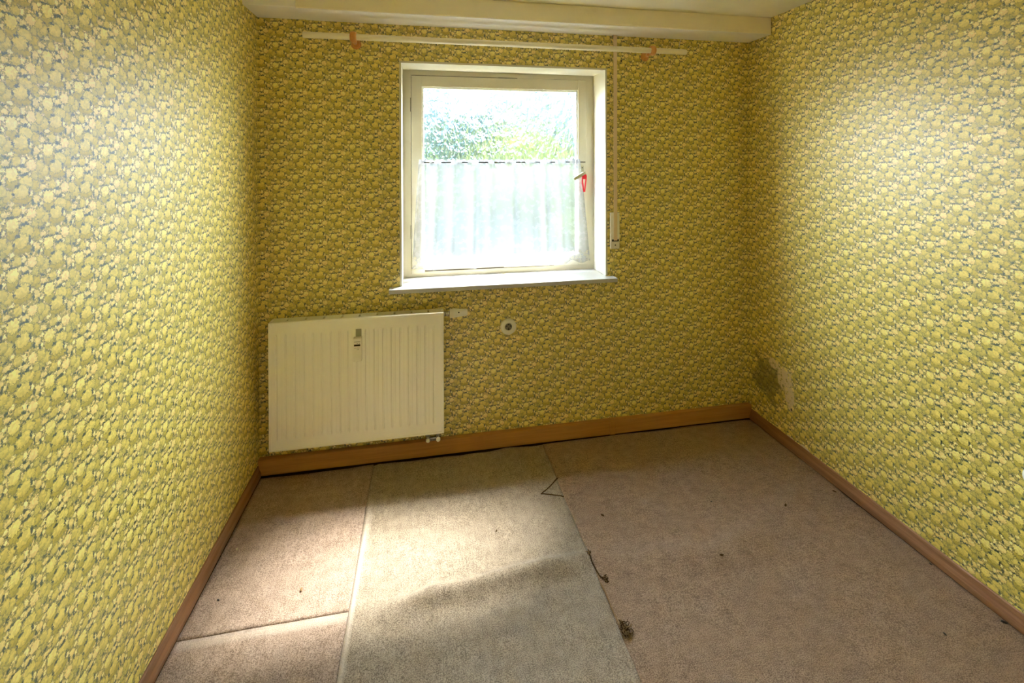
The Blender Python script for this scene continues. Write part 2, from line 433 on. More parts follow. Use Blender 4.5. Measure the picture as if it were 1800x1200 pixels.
b = MB()                                                 # back wall with its window opening
b.box(XL-T, WL, YB, YB+T, -0.25, HT).box(WR_, XR+T, YB, YB+T, -0.25, HT)
b.box(WL, WR_, YB, YB+T, -0.25, WZ0-0.022).box(WL, WR_, YB, YB+T, WZ1, HT)
struct(b, 'wall_back', M['paper'], 0)
struct(MB().box(XL-T, XL, YR, YB, -0.25, HT), 'wall_left', M['paper'], 1)
struct(MB().box(XR, XR+T, YR, YB, -0.25, HT), 'wall_right', M['paper_r'], 2)
struct(MB().box(XL-T, XR+T, YR-T, YR, -0.25, HT), 'wall_rear', M['beamw'])  # out of view; painted white to throw light onto the back wall
struct(MB().box(XL, XR, YR, YB, -0.25, -0.009), 'floor', M['slab'])
struct(MB().box(XL-T, XR+T, YR-T, YB+T, HT, HT+0.2), 'roof_slab', M['ceil'])
struct(MB().box(XL, XR, YR, YB, ZC, HT), 'ceiling', M['ceil'])
# soffit beam over the window, with its white end piece at the left
b = MB().bbox(-0.569, XR, YB-BD, YB, ZB, ZC, 0.004)
bo = struct(b, 'beam', M['beam']); 
struct(MB().bbox(XL, -0.569, YB-BD-0.004, YB, ZB, ZC, 0.003), 'end_piece', M['beamw'], parent=bo)
struct(MB().box(-0.569+0.002, XR-0.001, YB-BD+0.003, YB-0.001, ZB-0.0015, ZB+0.001), 'lit_underside', M['beamw'], parent=bo)  # whiter sheet paints in the light reflected up from the sill
# door in the wall behind the camera
d = empty('door_1', (0.9, YR, 0), kind='structure')
MB().bbox(0.46, 1.34, YR, YR+0.035, 0.005, 2.02, 0.003).build('door_leaf', M['door'], d)
b = MB(); b.box(0.38, 0.46, YR, YR+0.05, 0, 2.10).box(1.34, 1.42, YR, YR+0.05, 0, 2.10).box(0.46, 1.34, YR, YR+0.05, 2.02, 2.10)
b.build('door_frame', M['door'], d)
b = MB(); b.lathe([(0.011, 0), (0.011, 0.045)], (0.54, YR+0.035, 1.02), (0, 1, 0)); b.tube([(0.54, YR+0.08, 1.02), (0.66, YR+0.08, 1.02)], 0.010)
b.build('door_handle', M['chrome'], d)

# skirting boards
prof = [(0, 0), (BT, 0), (BT, 0.018), (BT-0.002, 0.024), (BT-0.007, 0.034), (BT-0.010, 0.046), (BT-0.010, 0.052), (BT-0.013, BH), (0, BH)]
bl = MB().prism(prof, (XL, YR, 0), (XL, YB-0.029, 0), (1, 0, 0), (0, 0, 1)).build('baseboard_left', M['base_s'], kind='structure')
br = MB().prism(prof, (XR, YR, 0), (XR, YB-0.029, 0), (-1, 0, 0), (0, 0, 1)).build('baseboard_right', M['base_s'], kind='structure')
bb = empty('baseboard_back', (0.5, YB-0.015, 0), kind='structure')
for x0, x1 in ((XL, 0.994), (1.024, XR)):
    MB().bbox(x0+0.001, x1, YB-0.029, YB, 0.002, 0.080, 0.003).build('board', M['base_b'], bb)
MB().bbox(0.993, 1.025, YB-0.031, YB, 0.001, 0.0815, 0.002).build('joint_cover', M['base_b'], bb)

# ---------------------------------------------------------------- window
w = empty('window_1', (0.433, FY, WZ0), kind='structure')
rv = MB()
RT = 0.006                                               # skin of plaster lining the opening, slightly proud of the paper
rv.box(WL-0.004, WL+RT, YB-0.002, FY+0.06, WZ0, WZ1).box(WR_-RT, WR_+0.004, YB-0.002, FY+0.06, WZ0, WZ1)
rv.box(WL-0.004, WR_+0.004, YB-0.002, FY+0.06, WZ1-RT, WZ1+0.004)
rv.build('reveal', M['reveal'], w)
sl = MB().bbox(WL-0.055, WR_+0.040, YB-0.062, FY+0.01, WZ0-0.022, WZ0, 0.003)
sl.v = [(x, y, z) if not (y > YB+0.0 and (x < WL or x > WR_)) else (min(max(x, WL), WR_), y, z) for x, y, z in sl.v]
sl = MB().bbox(WL-0.055, WR_+0.040, YB-0.062, YB, WZ0-0.022, WZ0, 0.003).box(WL, WR_, YB-0.004, FY+0.06, WZ0-0.022, WZ0)
sl.build('sill', M['sill'], w)
fx0, fx1, fz0, fz1 = WL+RT, WR_-RT, WZ0, WZ1-RT
sx0, sx1, sz0, sz1 = -0.070, 0.934, 0.897, 1.975            # sash outer
gx0, gx1, gz0, gz1 = -0.014, 0.882, 0.957, 1.915            # glass with beads
fr = MB()
fr.box(fx0, sx0-0.003, FY, FY+0.06, fz0, fz1).box(sx1+0.003, fx1, FY, FY+0.06, fz0, fz1)
fr.box(sx0-0.003, sx1+0.003, FY, FY+0.06, sz1+0.003, fz1).box(sx0-0.003, sx1+0.003, FY, FY+0.06, fz0, sz0-0.003)
fr.build('frame', M['frame'], w)
MB().box(sx0-0.004, sx1+0.004, FY+0.045, FY+0.056, sz0-0.004, sz0+0.03).box(sx0-0.004, sx0+0.02, FY+0.045, FY+0.056, sz0, sz1) \
    .box(sx0, sx1, FY+0.045, FY+0.056, sz1-0.02, sz1+0.004).box(sx1-0.02, sx1+0.004, FY+0.045, FY+0.056, sz0, sz1).build('rebate', M['gap'], w)
SY = FY-0.012
sa = MB()
B = 0.002
sa.bbox(sx0, gx0, SY, FY+0.045, sz0, sz1, B).bbox(gx1, sx1, SY, FY+0.045, sz0, sz1, B)
sa.bbox(gx0, gx1, SY, FY+0.045, gz1, sz1, B).bbox(gx0, gx1, SY, FY+0.045, sz0, gz0, B)
sash = sa.build('sash', M['frame'], w)
be = MB(); bw = 0.010
be.box(gx0, gx0+bw, SY+0.006, FY+0.02, gz0, gz1).box(gx1-bw, gx1, SY+0.006, FY+0.02, gz0, gz1)
be.box(gx0+bw, gx1-bw, SY+0.006, FY+0.02, gz1-bw, gz1).box(gx0+bw, gx1-bw, SY+0.006, FY+0.02, gz0, gz0+bw)
be.build('glazing_bead', M['bead'], sash)
pn = MB(); pn.box(gx0+0.004, gx1-0.004, FY+0.012, FY+0.018, gz0+0.004, gz1-0.004)
pn.mi = [1 if i == 2 else 0 for i in range(6)]
pane = pn.build('pane', [M['glass_c'], M['glass_t']], sash)
# fittings: hinge strips, stay at the top, dark gap lines
MB().bbox(0.41, 0.52, SY-0.004, SY+0.004, 1.9705, 1.9765, 0.001).build('stay', M['steel'], w)
MB().box(sx0+0.002, 0.42, SY-0.0015, SY+0.002, 1.9715, 1.9745).build('seal', M['print'], w)
for z in (1.815, 1.12):
    MB().lathe([(0.0035, 0), (0.0035, 0.075)], (sx0-0.003, SY-0.001, z-0.04), (0, 0, 1), 10).build('hinge', M['steel'], w)
MB().bbox(sx0-0.002, 0.0, SY-0.006, SY+0.003, sz0-0.008, sz0+0.016, 0.002).build('hinge_cover', M['frame'], w)
b = MB().box(-0.002, sx1-0.2, SY-0.003, SY+0.002, sz0+0.002, sz0+0.007); b.build('drip_gap', M['gap'], w)
MB().bbox(0.44, 0.78, SY-0.006, SY+0.002, sz0+0.006, sz0+0.016, 0.001).build('latch_rail', M['frame'], w)
# handle: backplate, spindle, lever
hd = MB().bbox(0.893, 0.915, SY-0.006, SY, 1.405, 1.475, 0.003).build('handle', M['handle'], w)
MB().lathe([(0.0035, 0), (0.0035, 0.002)], (0.904, SY-0.006, 1.464), (0, -1, 0), 10).build('screw_head', M['dark'], hd)
lv = MB(); lv.lathe([(0.009, 0), (0.009, 0.03)], (0.904, SY-0.006, 1.432), (0, -1, 0), 14)
p0, p1 = Vector((0.912, SY-0.038, 1.436)), Vector((0.842, SY-0.045, 1.400))
dr = (p1-p0).normalized(); up = dr.cross(Vector((0, 1, 0))).normalized()
lv.prism([(-0.006, -0.008), (0.006, -0.008), (0.006, 0.008), (-0.006, 0.008)], p0, p1, (0, 1, 0), up)
lv.build('lever', M['handle'], hd)

# ---------------------------------------------------------------- outside
struct(MB().box(-40, 40, YB+T, 60, 0.3, 0.62), 'ground', M['lawn'])
def bush(x, y, h, rx, mat, lab, name='garden_bush'):
    t = empty(name, (x, y, 0.62), lab, 'bush' if name != 'sky_screen_tree' else 'tree', 'greenery beyond the window')
    rnd = random.Random(int(x*100+y*7)); c = MB()
    for k in range(1500):
        u = rnd.random()*2*math.pi; v = rnd.uniform(-1, 1); q = math.sqrt(1-v*v); r = rnd.uniform(0.72, 1.06)
        px, py, pz = x+rx*r*q*math.cos(u), y+rx*0.7*r*q*math.sin(u), 0.62+h*0.54+h*0.46*r*v
        s = rnd.uniform(0.05, 0.09)*(0.6+h*0.3); a = Vector((rnd.gauss(0, 1), rnd.gauss(0, 1), rnd.gauss(0, 1))).normalized(); bb_ = a.orthogonal().normalized(); cc = a.cross(bb_)
        o = Vector((px, py, pz))
        c.add([o-bb_*s, o+cc*s*0.5+a*s*0.1, o+bb_*s, o-cc*s*0.5+a*s*0.1], [(0, 1, 2, 3)])
    n = 18
    vs = []; fs = []
    for i in range(9):
        th = math.pi*i/8
        for k in range(n):
            ph = 2*math.pi*k/n; r = 0.82+0.1*math.sin(3*ph+i)
            vs.append((x+rx*r*math.sin(th)*math.cos(ph), y+rx*0.7*r*math.sin(th)*math.sin(ph), 0.62+h*0.54+h*0.44*r*math.cos(th)))
    for i in range(8):
        for k in range(n): fs.append((i*n+k, i*n+(k+1) % n, (i+1)*n+(k+1) % n, (i+1)*n+k))
    c.add(vs, fs, True)
    o = c.build('foliage', mat, t); o['kind'] = 'stuff'
    MB().tube([(x, y, 0.60), (x+0.02, y, 0.62+h*0.25), (x, y, 0.62+h*0.5)], [0.06, 0.045, 0.03], 8).build('trunk', M['bark'], t)
G = [(-0.68, 3.5, 0.50, 0.43, 'leaf_a', 'added dark shrub close outside, screening sunlit ground behind the bottom left of the curtain', 'garden_bush'),  # three lowest shrubs added to screen sunlit ground behind the curtain
     (0.34, 3.45, 0.48, 0.44, 'leaf_b', 'added dark shrub close outside, screening sunlit ground behind the bottom middle of the curtain', 'garden_bush'),
     (1.36, 3.5, 0.50, 0.43, 'leaf_a', 'added dark shrub close outside, screening sunlit ground behind the bottom right of the curtain', 'garden_bush'),
     (-0.45, 4.3, 0.86, 0.62, 'leaf_a', 'low green shrub behind the left part of the lace curtain', 'garden_bush'),  # two low shrubs placed to hide the bright ground as well
     (0.95, 4.4, 0.84, 0.66, 'leaf_a', 'low green shrub behind the right part of the lace curtain', 'garden_bush'),
     (-1.3, 7.6, 1.35, 1.0, 'leaf_a', 'light green bush behind the left edge of the obscured glass', 'garden_bush'),
     (0.45, 9.0, 1.75, 1.0, 'leaf_b', 'dark blue-green bush behind the left third of the glass', 'garden_bush'),
     (1.6, 7.6, 1.42, 0.95, 'leaf_c', 'yellowish green bush behind the middle of the glass', 'garden_bush'),
     (3.9, 8.8, 1.75, 1.15, 'leaf_b', 'dense blue-green bush behind the right edge of the glass', 'garden_bush'),
     (-0.9, 14.0, 4.3, 2.1, 'leaf_d', 'broad hazy grey-blue tree added over the bright sky behind the left half of the glass', 'sky_screen_tree'),  # trees made tall to cover the bright sky in the glass
     (4.0, 15.0, 4.3, 2.6, 'leaf_d', 'broad hazy grey-blue tree added over the bright sky behind the right half of the glass', 'sky_screen_tree')]
for g in G: bush(g[0], g[1], g[2], g[3], M[g[4]], g[5], g[6])

# ---------------------------------------------------------------- cafe curtain and its rod
CY = SY-0.022
rt = empty('cafe_rod', (0.44, CY, 1.497), 'thin dark tension rod across the window sash holding the short curtain', 'curtain rod')
MB().tube([(-0.028, CY, 1.497), (0.912, CY, 1.497)], 0.0028, 8).build('rod', M['dark'], rt)
for x in (-0.030, 0.905):
    MB().tube([(x, CY, 1.497), (x+0.012, CY, 1.497)], 0.005, 8).build('rod_end', M['steel'], rt)
    MB().tube([(x+0.006, CY+0.004, 1.497), (x+0.006, SY, 1.497)], 0.002, 6).build('hook', M['steel'], rt)
NU, NV = 420, 56
folds = [(-0.02, 0.6), (0.075, 1.0), (0.165, 0.7), (0.275, 1.1), (0.36, 0.5), (0.49, 0.8), (0.60, 0.55), (0.665, 1.1), (0.75, 0.9), (0.84, 0.8), (0.90, 0.6)]
cv = []; cf = []; cuv = []
ztop, zbot = 1.512, 0.912
for j in range(NV+1):
    t = j/NV
    for i in range(NU+1):
        s = i/NU
        xa = -0.030+0.913*s
        x = xa+(-0.038*(1-s)**3+0.056*s**4)*t**0.9
        y = 0.0
        for (fx, am) in folds:
            dd = (xa-fx)/(0.016+0.012*t); y += -0.027*am*(0.35+0.65*min(1, t*1.6))*math.exp(-dd*dd)
        y += 0.0045*math.sin(xa*62+0.6)*(1-0.4*t)
        if t < 0.06: y += 0.004*math.sin(xa*150)
        # scalloped lower edge: points hang at the folds
        sc = 0.0
        for (fx, am) in folds: sc = max(sc, am*math.exp(-((xa-fx)/0.035)**2))
        zb_ = zbot+0.026*(1-min(1, sc)) if t > 0 else 0
        z = ztop-(ztop-(zbot+0.026*(1-min(1, sc))))*t
        if t == 0: z += 0.004*math.sin(xa*210)+0.002*math.sin(xa*97)
        cv.append((x, CY-0.002+y, z)); cuv.append((xa, z-zbot))
for j in range(NV):
    for i in range(NU):
        a = j*(NU+1)+i; cf.append((a, a+1, a+NU+2, a+NU+1))
me = bpy.data.meshes.new('cafe_curtain'); me.from_pydata(cv, [], cf); me.materials.append(M['lace'])
me.polygons.foreach_set('use_smooth', [True]*len(cf))
ul = me.uv_layers.new(name='UVMap')
for lp in me.loops: ul.data[lp.index].uv = cuv[lp.vertex_index]
o = bpy.data.objects.new('cafe_curtain', me); COL.objects.link(o)
tag(o, 'short sheer white lace curtain covering the lower half of the window', 'curtain')

# red strap on the handle
rd = empty('red_tag', (0.918, SY-0.02, 1.42), 'bright red plastic loop tag hanging from the window handle', 'tag')
xa, zt, zb2, yy = 0.906, 1.428, 1.325, SY-0.034
b = MB()
b.tube([(xa-0.011, yy, zt-0.012), (xa-0.009, yy, zt-0.05), (xa-0.002, yy, zb2), (xa+0.003, yy, zb2), (xa+0.009, yy, zt-0.05), (xa+0.013, yy, zt-0.012), (xa+0.008, yy, zt), (xa-0.006, yy, zt)], 0.0042, 8, closed=True)
b.build('loop', M['red'], rd)
MB().bbox(xa-0.010, xa+0.012, yy-0.003, yy+0.003, zt-0.030, zt-0.004, 0.002).build('label_plate', M['red'], rd)
MB().lathe([(0.0045, -0.002), (0.0045, 0.003)], (xa+0.001, SY-0.001, 1.311), (0, -1, 0), 12).build('pin', M['dark'], rd)

# ---------------------------------------------------------------- curtain pole above the window
pz, py = 2.100, YB-0.09
cp = empty('curtain_pole', (0.43, py, pz), 'long bare cream curtain pole on two turned wooden brackets above the window', 'curtain pole')
MB().lathe([(0.0135, -0.988), (0.0148, -0.985), (0.0148, 0.985), (0.0135, 0.988)], (0.4275, py, pz), (1, 0, 0), 24).build('pole', M['pole'], cp)
for x in (-0.333, 1.215):
    bk = MB(); rz = pz-0.014
    bk.lathe([(0.024, 0), (0.025, 0.004), (0.022, 0.009), (0.019, 0.011), (0.020, 0.014), (0.017, 0.020), (0.012, 0.024), (0.0095, 0.028)], (x, YB, rz), (0, -1, 0), 24)
    bko = bk.build('bracket', M['wood_o'], cp)
    MB().tube([(x, YB-0.026, rz), (x, YB-0.066, pz-0.008)], 0.0085, 14).build('peg', M['wood_o'], bko)
    rg = MB(); n1, n2 = 32, 12; vs = []; fs = []
    for i in range(n1):
        A = 2*math.pi*i/n1
        for k in range(n2):
            Bq = 2*math.pi*k/n2; R = 0.0205+0.0062*math.cos(Bq); xx = 0.0150*math.sin(Bq)
            vs.append((x+xx, py+R*math.sin(A), pz+R*math.cos(A)))
    for i in range(n1):
        for k in range(n2): fs.append((i*n2+k, i*n2+(k+1) % n2, ((i+1) % n1)*n2+(k+1) % n2, ((i+1) % n1)*n2+k))
    rg.add(vs, fs, True); rg.build('ring', M['wood_o'], bko)

# ---------------------------------------------------------------- roller shutter strap
st = empty('shutter_strap', (1.032, YB, 1.02), 'beige roller shutter strap running down beside the window into a cream winder box', 'shutter strap')
bx0, bx1, bz0, bz1 = 1.006, 1.060, 1.018, 1.218
bo_ = MB().bbox(bx0, bx1, YB-0.012, YB, bz0, bz1, 0.003).build('winder_box', M['white'], st)
MB().bbox(1.014, 1.054, YB-0.014, YB-0.011, 1.058, 1.070, 0.001).build('slot', M['dark'], bo_)
MB().lathe([(0.0035, 0), (0.003, 0.0015)], (1.034, YB-0.012, 1.038), (0, -1, 0), 10).build('screw_head', M['dark'], bo_)
MB().bbox(1.0225, 1.0435, YB-0.0185, YB-0.0165, 1.064, ZB, 0.0006).build('belt', M['belt'], st)
MB().bbox(1.0205, 1.0455, YB-0.0175, YB, ZB-0.012, ZB-0.001, 0.001).build('guide', M['steel'], st)
for x, lab in ((1.003, 'small dark screw in the wallpaper just left of the shutter strap, below the pole'), (1.076, 'small dark screw in the wallpaper just right of the shutter strap, below the pole')):
    tag(MB().lathe([(0.0048, 0), (0.0048, 0.002), (0.002, 0.0025)], (x, YB, 2.060 if x < 1.02 else 2.058), (0, -1, 0), 10).build('wall_screw', M['dark']), lab, 'screw')
tag(MB().tube([(1.435, YB-0.003, 2.194), (1.430, YB-0.003, 2.175), (1.426, YB-0.002, 2.150)], 0.0018, 6).build('loose_thread', M['white']), 'short pale thread hanging from the beam above the right pole end', 'thread')

# ---------------------------------------------------------------- round outlet
oc = empty('wall_outlet', (0.434, YB, 0.626), 'round cream outlet cover with a dark perforated centre below the window', 'outlet')
MB().lathe([(0.043, 0), (0.0425, 0.006), (0.038, 0.011), (0.020, 0.012), (0.0185, 0.006), (0.0185, 0.004)], (0.434, YB, 0.626), (0, -1, 0), 40).build('cover', M['white'], oc)
ins = MB().lathe([(0.0183, 0), (0.0183, 0.008)], (0.434, YB, 0.626), (0, -1, 0), 28).build('insert', M['steel'], oc)
for (dx, dz) in ((0, 0.0125), (-0.0095, 0.004), (0.0105, 0.004), (0, -0.007), (0, -0.014)):
    MB().lathe([(0.0032, 0), (0.0032, 0.0015)], (0.434+dx, YB-0.0075, 0.626+dz), (0, -1, 0), 10).build('hole', M['dark'], ins)

# ---------------------------------------------------------------- radiator
rx0, rx1, rz0, rz1 = -0.716, 0.091, 0.153, 0.755
ry0, ry1 = 2.307, 2.372
ra = empty('radiator', (-0.31, 2.34, rz0), 'cream panel radiator with vertical ribs mounted low on the back wall', 'radiator')
# ribbed front panel: one height-field sheet with side returns
N = 19; pitch = 0.0402; xs0 = (rx0+rx1)/2-N*pitch/2+0.012
def groove(x, z):
    g = 0.0
    if rz0+0.052 < z < rz1-0.058:
        e = min(1.0, min(z-(rz0+0.052), (rz1-0.058)-z)/0.010)
        k = ((x-xs0)/pitch) % 1.0
        dd = min(k, 1-k)*pitch
        if xs0-0.004 < x < xs0+(N-1)*pitch+0.004:
            g = 0.0065*max(0.0, 1-max(0.0, dd-0.0018)/0.0032)*e
            d2 = abs(k-0.5)*pitch
            g += 0.0011*max(0.0, 1-d2/0.006)*e
    return g
xs = [rx0+0.012]; x = rx0+0.012
while x < rx1-0.012: x += 0.00125; xs.append(min(x, rx1-0.012))
zs = [rz0+0.010, rz0+0.03, rz0+0.050, rz0+0.053, rz0+0.057, rz0+0.062, rz0+0.064, rz0+0.2, rz0+0.4, rz1-0.07, rz1-0.068, rz1-0.063, rz1-0.059, rz1-0.057, rz1-0.03, rz1-0.012]
vs = [(x, ry0+0.002+groove(x, z), z) for z in zs for x in xs]; n = len(xs)
fs = [(j*n+i, j*n+i+1, (j+1)*n+i+1, (j+1)*n+i) for j in range(len(zs)-1) for i in range(n-1)]
fp = MB().add(vs, fs, True)
fp.box(rx0+0.012, rx1-0.012, ry0+0.010, ry0+0.018, rz0+0.010, rz1-0.012)
fp.build('front_panel', M['rad'], ra)
b = MB()                                                  # pressed rim around the front panel
b.bbox(rx0, rx0+0.0125, ry0, ry1, rz0, rz1-0.002, 0.003).bbox(rx1-0.0125, rx1, ry0, ry1, rz0, rz1-0.002, 0.003)
b.bbox(rx0+0.010, rx1-0.010, ry0-0.001, ry0+0.02, rz0, rz0+0.0105, 0.003).bbox(rx0+0.010, rx1-0.010, ry0-0.001, ry0+0.02, rz1-0.0125, rz1-0.001, 0.003)
b.build('rim', M['rad'], ra)
MB().box(rx0+0.012, rx1-0.012, ry1-0.008, ry1-0.002, rz0+0.02, rz1-0.02).build('back_panel', M['rad'], ra)
tp = MB(); k = 9; seg = (rx1-rx0-0.02)/(k+0.62)
edges = [rx0+0.01]+[rx0+0.01+seg*(0.82+i) for i in range(k)]+[rx1-0.01]
for i in range(len(edges)-1):
    tp.bbox(edges[i]+0.004, edges[i+1]-0.004, ry0+0.006, ry1, rz1-0.007, rz1, 0.0015)
gr = tp.build('top_grille', M['radtop'], ra)
tp = MB()
for e in edges: tp.box(e-0.0042, e+0.0042, ry0+0.006, ry0+0.020, rz1-0.007, rz1-0.001).box(e-0.0042, e+0.0042, ry1-0.016, ry1, rz1-0.007, rz1-0.001)
tp.build('grille_bridges', M['radtop'], gr)['kind'] = 'stuff'
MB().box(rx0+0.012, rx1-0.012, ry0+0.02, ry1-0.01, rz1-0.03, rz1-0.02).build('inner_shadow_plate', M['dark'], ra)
for x in (rx0+0.14, rx1-0.14):
    MB().box(x-0.015, x+0.015, ry1-0.006, YB-0.0005, rz0+0.08, rz1-0.08).build('wall_bracket', M['rad'], ra)
# thermostat
th = MB(); ty, tz = 2.335, 0.741
th.lathe([(0.021, 0.0), (0.0225, 0.002), (0.0225, 0.014), (0.0235, 0.015)], (0.122, ty, tz-0.004), (1, 0, 0), 24)
th.lathe([(0.0235, 0.0), (0.0225, 0.012), (0.0195, 0.030), (0.0175, 0.062), (0.0165, 0.070), (0.013, 0.073)], (0.1375, ty, tz-0.002), (1, 0, 0), 24)
tho = th.build('thermostat', M['white'], ra)
MB().lathe([(0.013, 0), (0.013, 0.010), (0.011, 0.011), (0.011, 0.017), (0.014, 0.018), (0.014, 0.032)], (0.090, ty, tz-0.004), (1, 0, 0), 18).build('valve_nut', M['chrome'], tho)
MB().lathe([(0.0035, 0), (0.0035, 0.003)], (0.166, ty-0.0205, tz+0.006), (0, -1, 0), 10).build('mark', M['dark'], tho)
# heat meter on the front
hm = MB().bbox(-0.336, -0.297, ry0-0.026, ry0+0.004, 0.553, 0.664, 0.003).build('heat_meter', M['white'], ra)
yF = ry0-0.0262
MB().box(-0.331, -0.303, yF-0.0006, yF+0.001, 0.628, 0.636).build('display', M['lcd'], hm)
b = MB(); b.box(-0.331, -0.304, yF-0.0004, yF+0.001, 0.6475, 0.6492)
for i in range(7): b.box(-0.330+i*0.0035, -0.3278+i*0.0035, yF-0.0004, yF+0.001, 0.6185, 0.6205)
for i in range(3): b.box(-0.318+i*0.0035, -0.3158+i*0.0035, yF-0.0004, yF+0.001, 0.6105+i*0.001, 0.6125+i*0.001)
b.box(-0.318, -0.315, yF-0.0004, yF+0.001, 0.6395, 0.6415).box(-0.309, -0.306, yF-0.0004, yF+0.001, 0.6395, 0.6415)
b.build('print', M['print'], hm)
MB().box(-0.327, -0.301, ry0+0.0015, ry0+0.006, 0.664, 0.700).build('clamp', M['handle'], hm)
# bottom valve block with two capped lockshields
vb = MB()
for x in (0.012, 0.062):
    vb.lathe([(0.0105, 0), (0.0105, -0.020), (0.0125, -0.021), (0.0125, -0.033)], (x, 2.330, rz0+0.004), (0, 0, 1), 16)
vb.bbox(0.002, 0.072, 2.322, 2.340, 0.112, 0.128, 0.003)
vbo = vb.build('valve_block', M['chrome'], ra)
for x in (0.012, 0.062):
    MB().lathe([(0.0105, 0), (0.0105, 0.008), (0.009, 0.010), (0.0045, 0.0105)], (x, 2.322, 0.121), (0, -1, 0), 18).build('valve_cap', M['white'], vbo)
    MB().tube([(x, 2.338, 0.120), (x, 2.352, 0.108), (x, 2.40, 0.102), (x, YB-0.030, 0.100)], 0.0075, 10).build('pipe', M['white'], vbo)

# ---------------------------------------------------------------- carpets
def ridge(x, y, pts, wd, ht):                             # ridge along a polyline
    best = 9; tt = 0
    L = len(pts)-1
    for i in range(L):
        ax, ay = pts[i]; bx, by = pts[i+1]; dx, dy = bx-ax, by-ay
        t = max(0, min(1, ((x-ax)*dx+(y-ay)*dy)/(dx*dx+dy*dy))); d = math.hypot(x-ax-t*dx, y-ay-t*dy)
        if d < best: best = d; tt = (i+t)/L
    return ht*math.exp(-(best/wd)**2)*min(1, 4*min(tt, 1-tt)+0.25)
R1 = [(-0.14, 1.585), (0.03, 1.60), (0.16, 1.605), (0.32, 1.63), (0.46, 1.635), (0.62, 1.655)]
R2 = [(0.62, 1.655), (0.9, 1.60), (1.1, 1.575), (1.3, 1.63), (1.55, 1.74), (1.80, 1.83)]
R3 = [(-0.66, 2.10), (-0.35, 2.09), (-0.1, 2.10), (0.12, 2.12), (0.2, 2.17)]
R4 = [(0.0, 1.35), (0.25, 1.2), (0.45, 1.25)]
R5 = [(0.0, 1.72), (0.04, 1.45), (0.03, 1.30)]
def height(x, y):
    h = ridge(x, y, R1, 0.036, 0.036)+ridge(x, y, R2, 0.06, 0.018)+ridge(x, y, R3, 0.022, 0.006)
    h += ridge(x, y, R4, 0.06, 0.006)+ridge(x, y, R5, 0.03, 0.005)
    h += 0.0035*mnoise.noise(Vector((x*3.1, y*3.1, 0.3)))+0.0012*mnoise.noise(Vector((x*11, y*11, 2)))
    d = math.hypot(x-0.958, y-1.901); h -= 0.012*math.exp(-(d/0.014)**2)
    return max(h, -0.006)
def make_carpet(x0, x1, y0, y1, mat, label, fx0=None, fx1=None, fy1=None, lift=None, pale_band=None):
    nx, ny = max(8, int((x1-x0)/0.011)), max(8, int((y1-y0)/0.013))
    vs = []; wr_ = []
    for j in range(ny+1):
        for i in range(nx+1):
            u, v = i/nx, j/ny
            y = y0+(y1-y0)*v
            x = x0+(x1-x0)*u
            a = x0+(fx0(y) if fx0 else 0); c = x1+(fx1(y) if fx1 else 0); x = a+(c-a)*u
            if fy1: y = y0+(y1+fy1(x)-y0)*v
            h = height(x, y)
            if lift: h += lift(x, y)
            vs.append((x, y, h)); wr_.append(pale_band(x, y) if pale_band else 0.0)
    n = nx+1; top = len(vs)
    fs = [(j*n+i, j*n+i+1, (j+1)*n+i+1, (j+1)*n+i) for j in range(ny) for i in range(nx)]
    loop = [i for i in range(n)]+[j*n+nx for j in range(1, ny+1)]+[ny*n+i for i in range(nx-1, -1, -1)]+[j*n for j in range(ny-1, 0, -1)]
    for q in loop: x, y, z = vs[q]; vs.append((x, y, z-0.006)); wr_.append(wr_[q])
    L = len(loop)
    for k in range(L): fs.append((loop[k], top+k, top+(k+1) % L, loop[(k+1) % L]))
    o = MB().add(vs, fs, True).build('carpet', mat)
    at = o.data.attributes.new('pale_band', 'FLOAT', 'POINT'); at.data.foreach_set('value', wr_)
    return tag(o, label, 'carpet', 'carpet pieces laid edge to edge')
def wavy(s, a, seed): return lambda t: a*mnoise.noise(Vector((t*s, seed, 0.7)))
SA = lambda y: -0.247-0.010*(1.95-y)/0.55
ledge = lambda x, y: 0.007*math.exp(-((x-SA(y)-0.012)/0.014)**2)*(1 if y < 2.0 else 0.6)
we_c = lambda x, y: 0.55*math.exp(-((x-SA(y)-0.006)/0.011)**4)*max(0.0, min(1.0, (2.15-y)/0.25))  # paler band along the seam edge of the middle strip
hump = lambda x: 0.016*math.exp(-((x-0.43)/0.05)**2)+0.010*math.exp(-((x-0.62)/0.06)**2)
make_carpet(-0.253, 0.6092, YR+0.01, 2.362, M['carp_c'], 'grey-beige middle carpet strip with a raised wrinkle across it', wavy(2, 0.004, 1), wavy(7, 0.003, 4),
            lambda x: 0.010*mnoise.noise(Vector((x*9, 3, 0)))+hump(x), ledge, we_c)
make_carpet(0.6105, XR-BT-0.002, YR+0.01, 2.372, M['carp_r'], 'large brown carpet piece along the right wall', wavy(7, 0.003, 4), None,
            lambda x: 0.006*mnoise.noise(Vector((x*5, 9, 0))))
l_ab = lambda x, y: 0.0015*math.exp(-((y-1.612)/0.018)**2)
we_a = lambda x, y: 0.40*math.exp(-((y-1.592)/0.014)**4)  # paler band just in front of the joint between the left pieces
make_carpet(XL+BT+0.002, -0.2545, 1.6085, 2.366, M['carp_l'], 'rose-beige carpet piece in the corner under the radiator', None, wavy(2, 0.004, 1), lambda x: 0.008*mnoise.noise(Vector((x*6, 5, 0))), l_ab)
make_carpet(XL+BT+0.002, -0.2545, YR+0.01, 1.6075, M['carp_l'], 'rose-beige carpet piece along the left wall in the foreground', None, wavy(2, 0.004, 1), None, None, we_a)

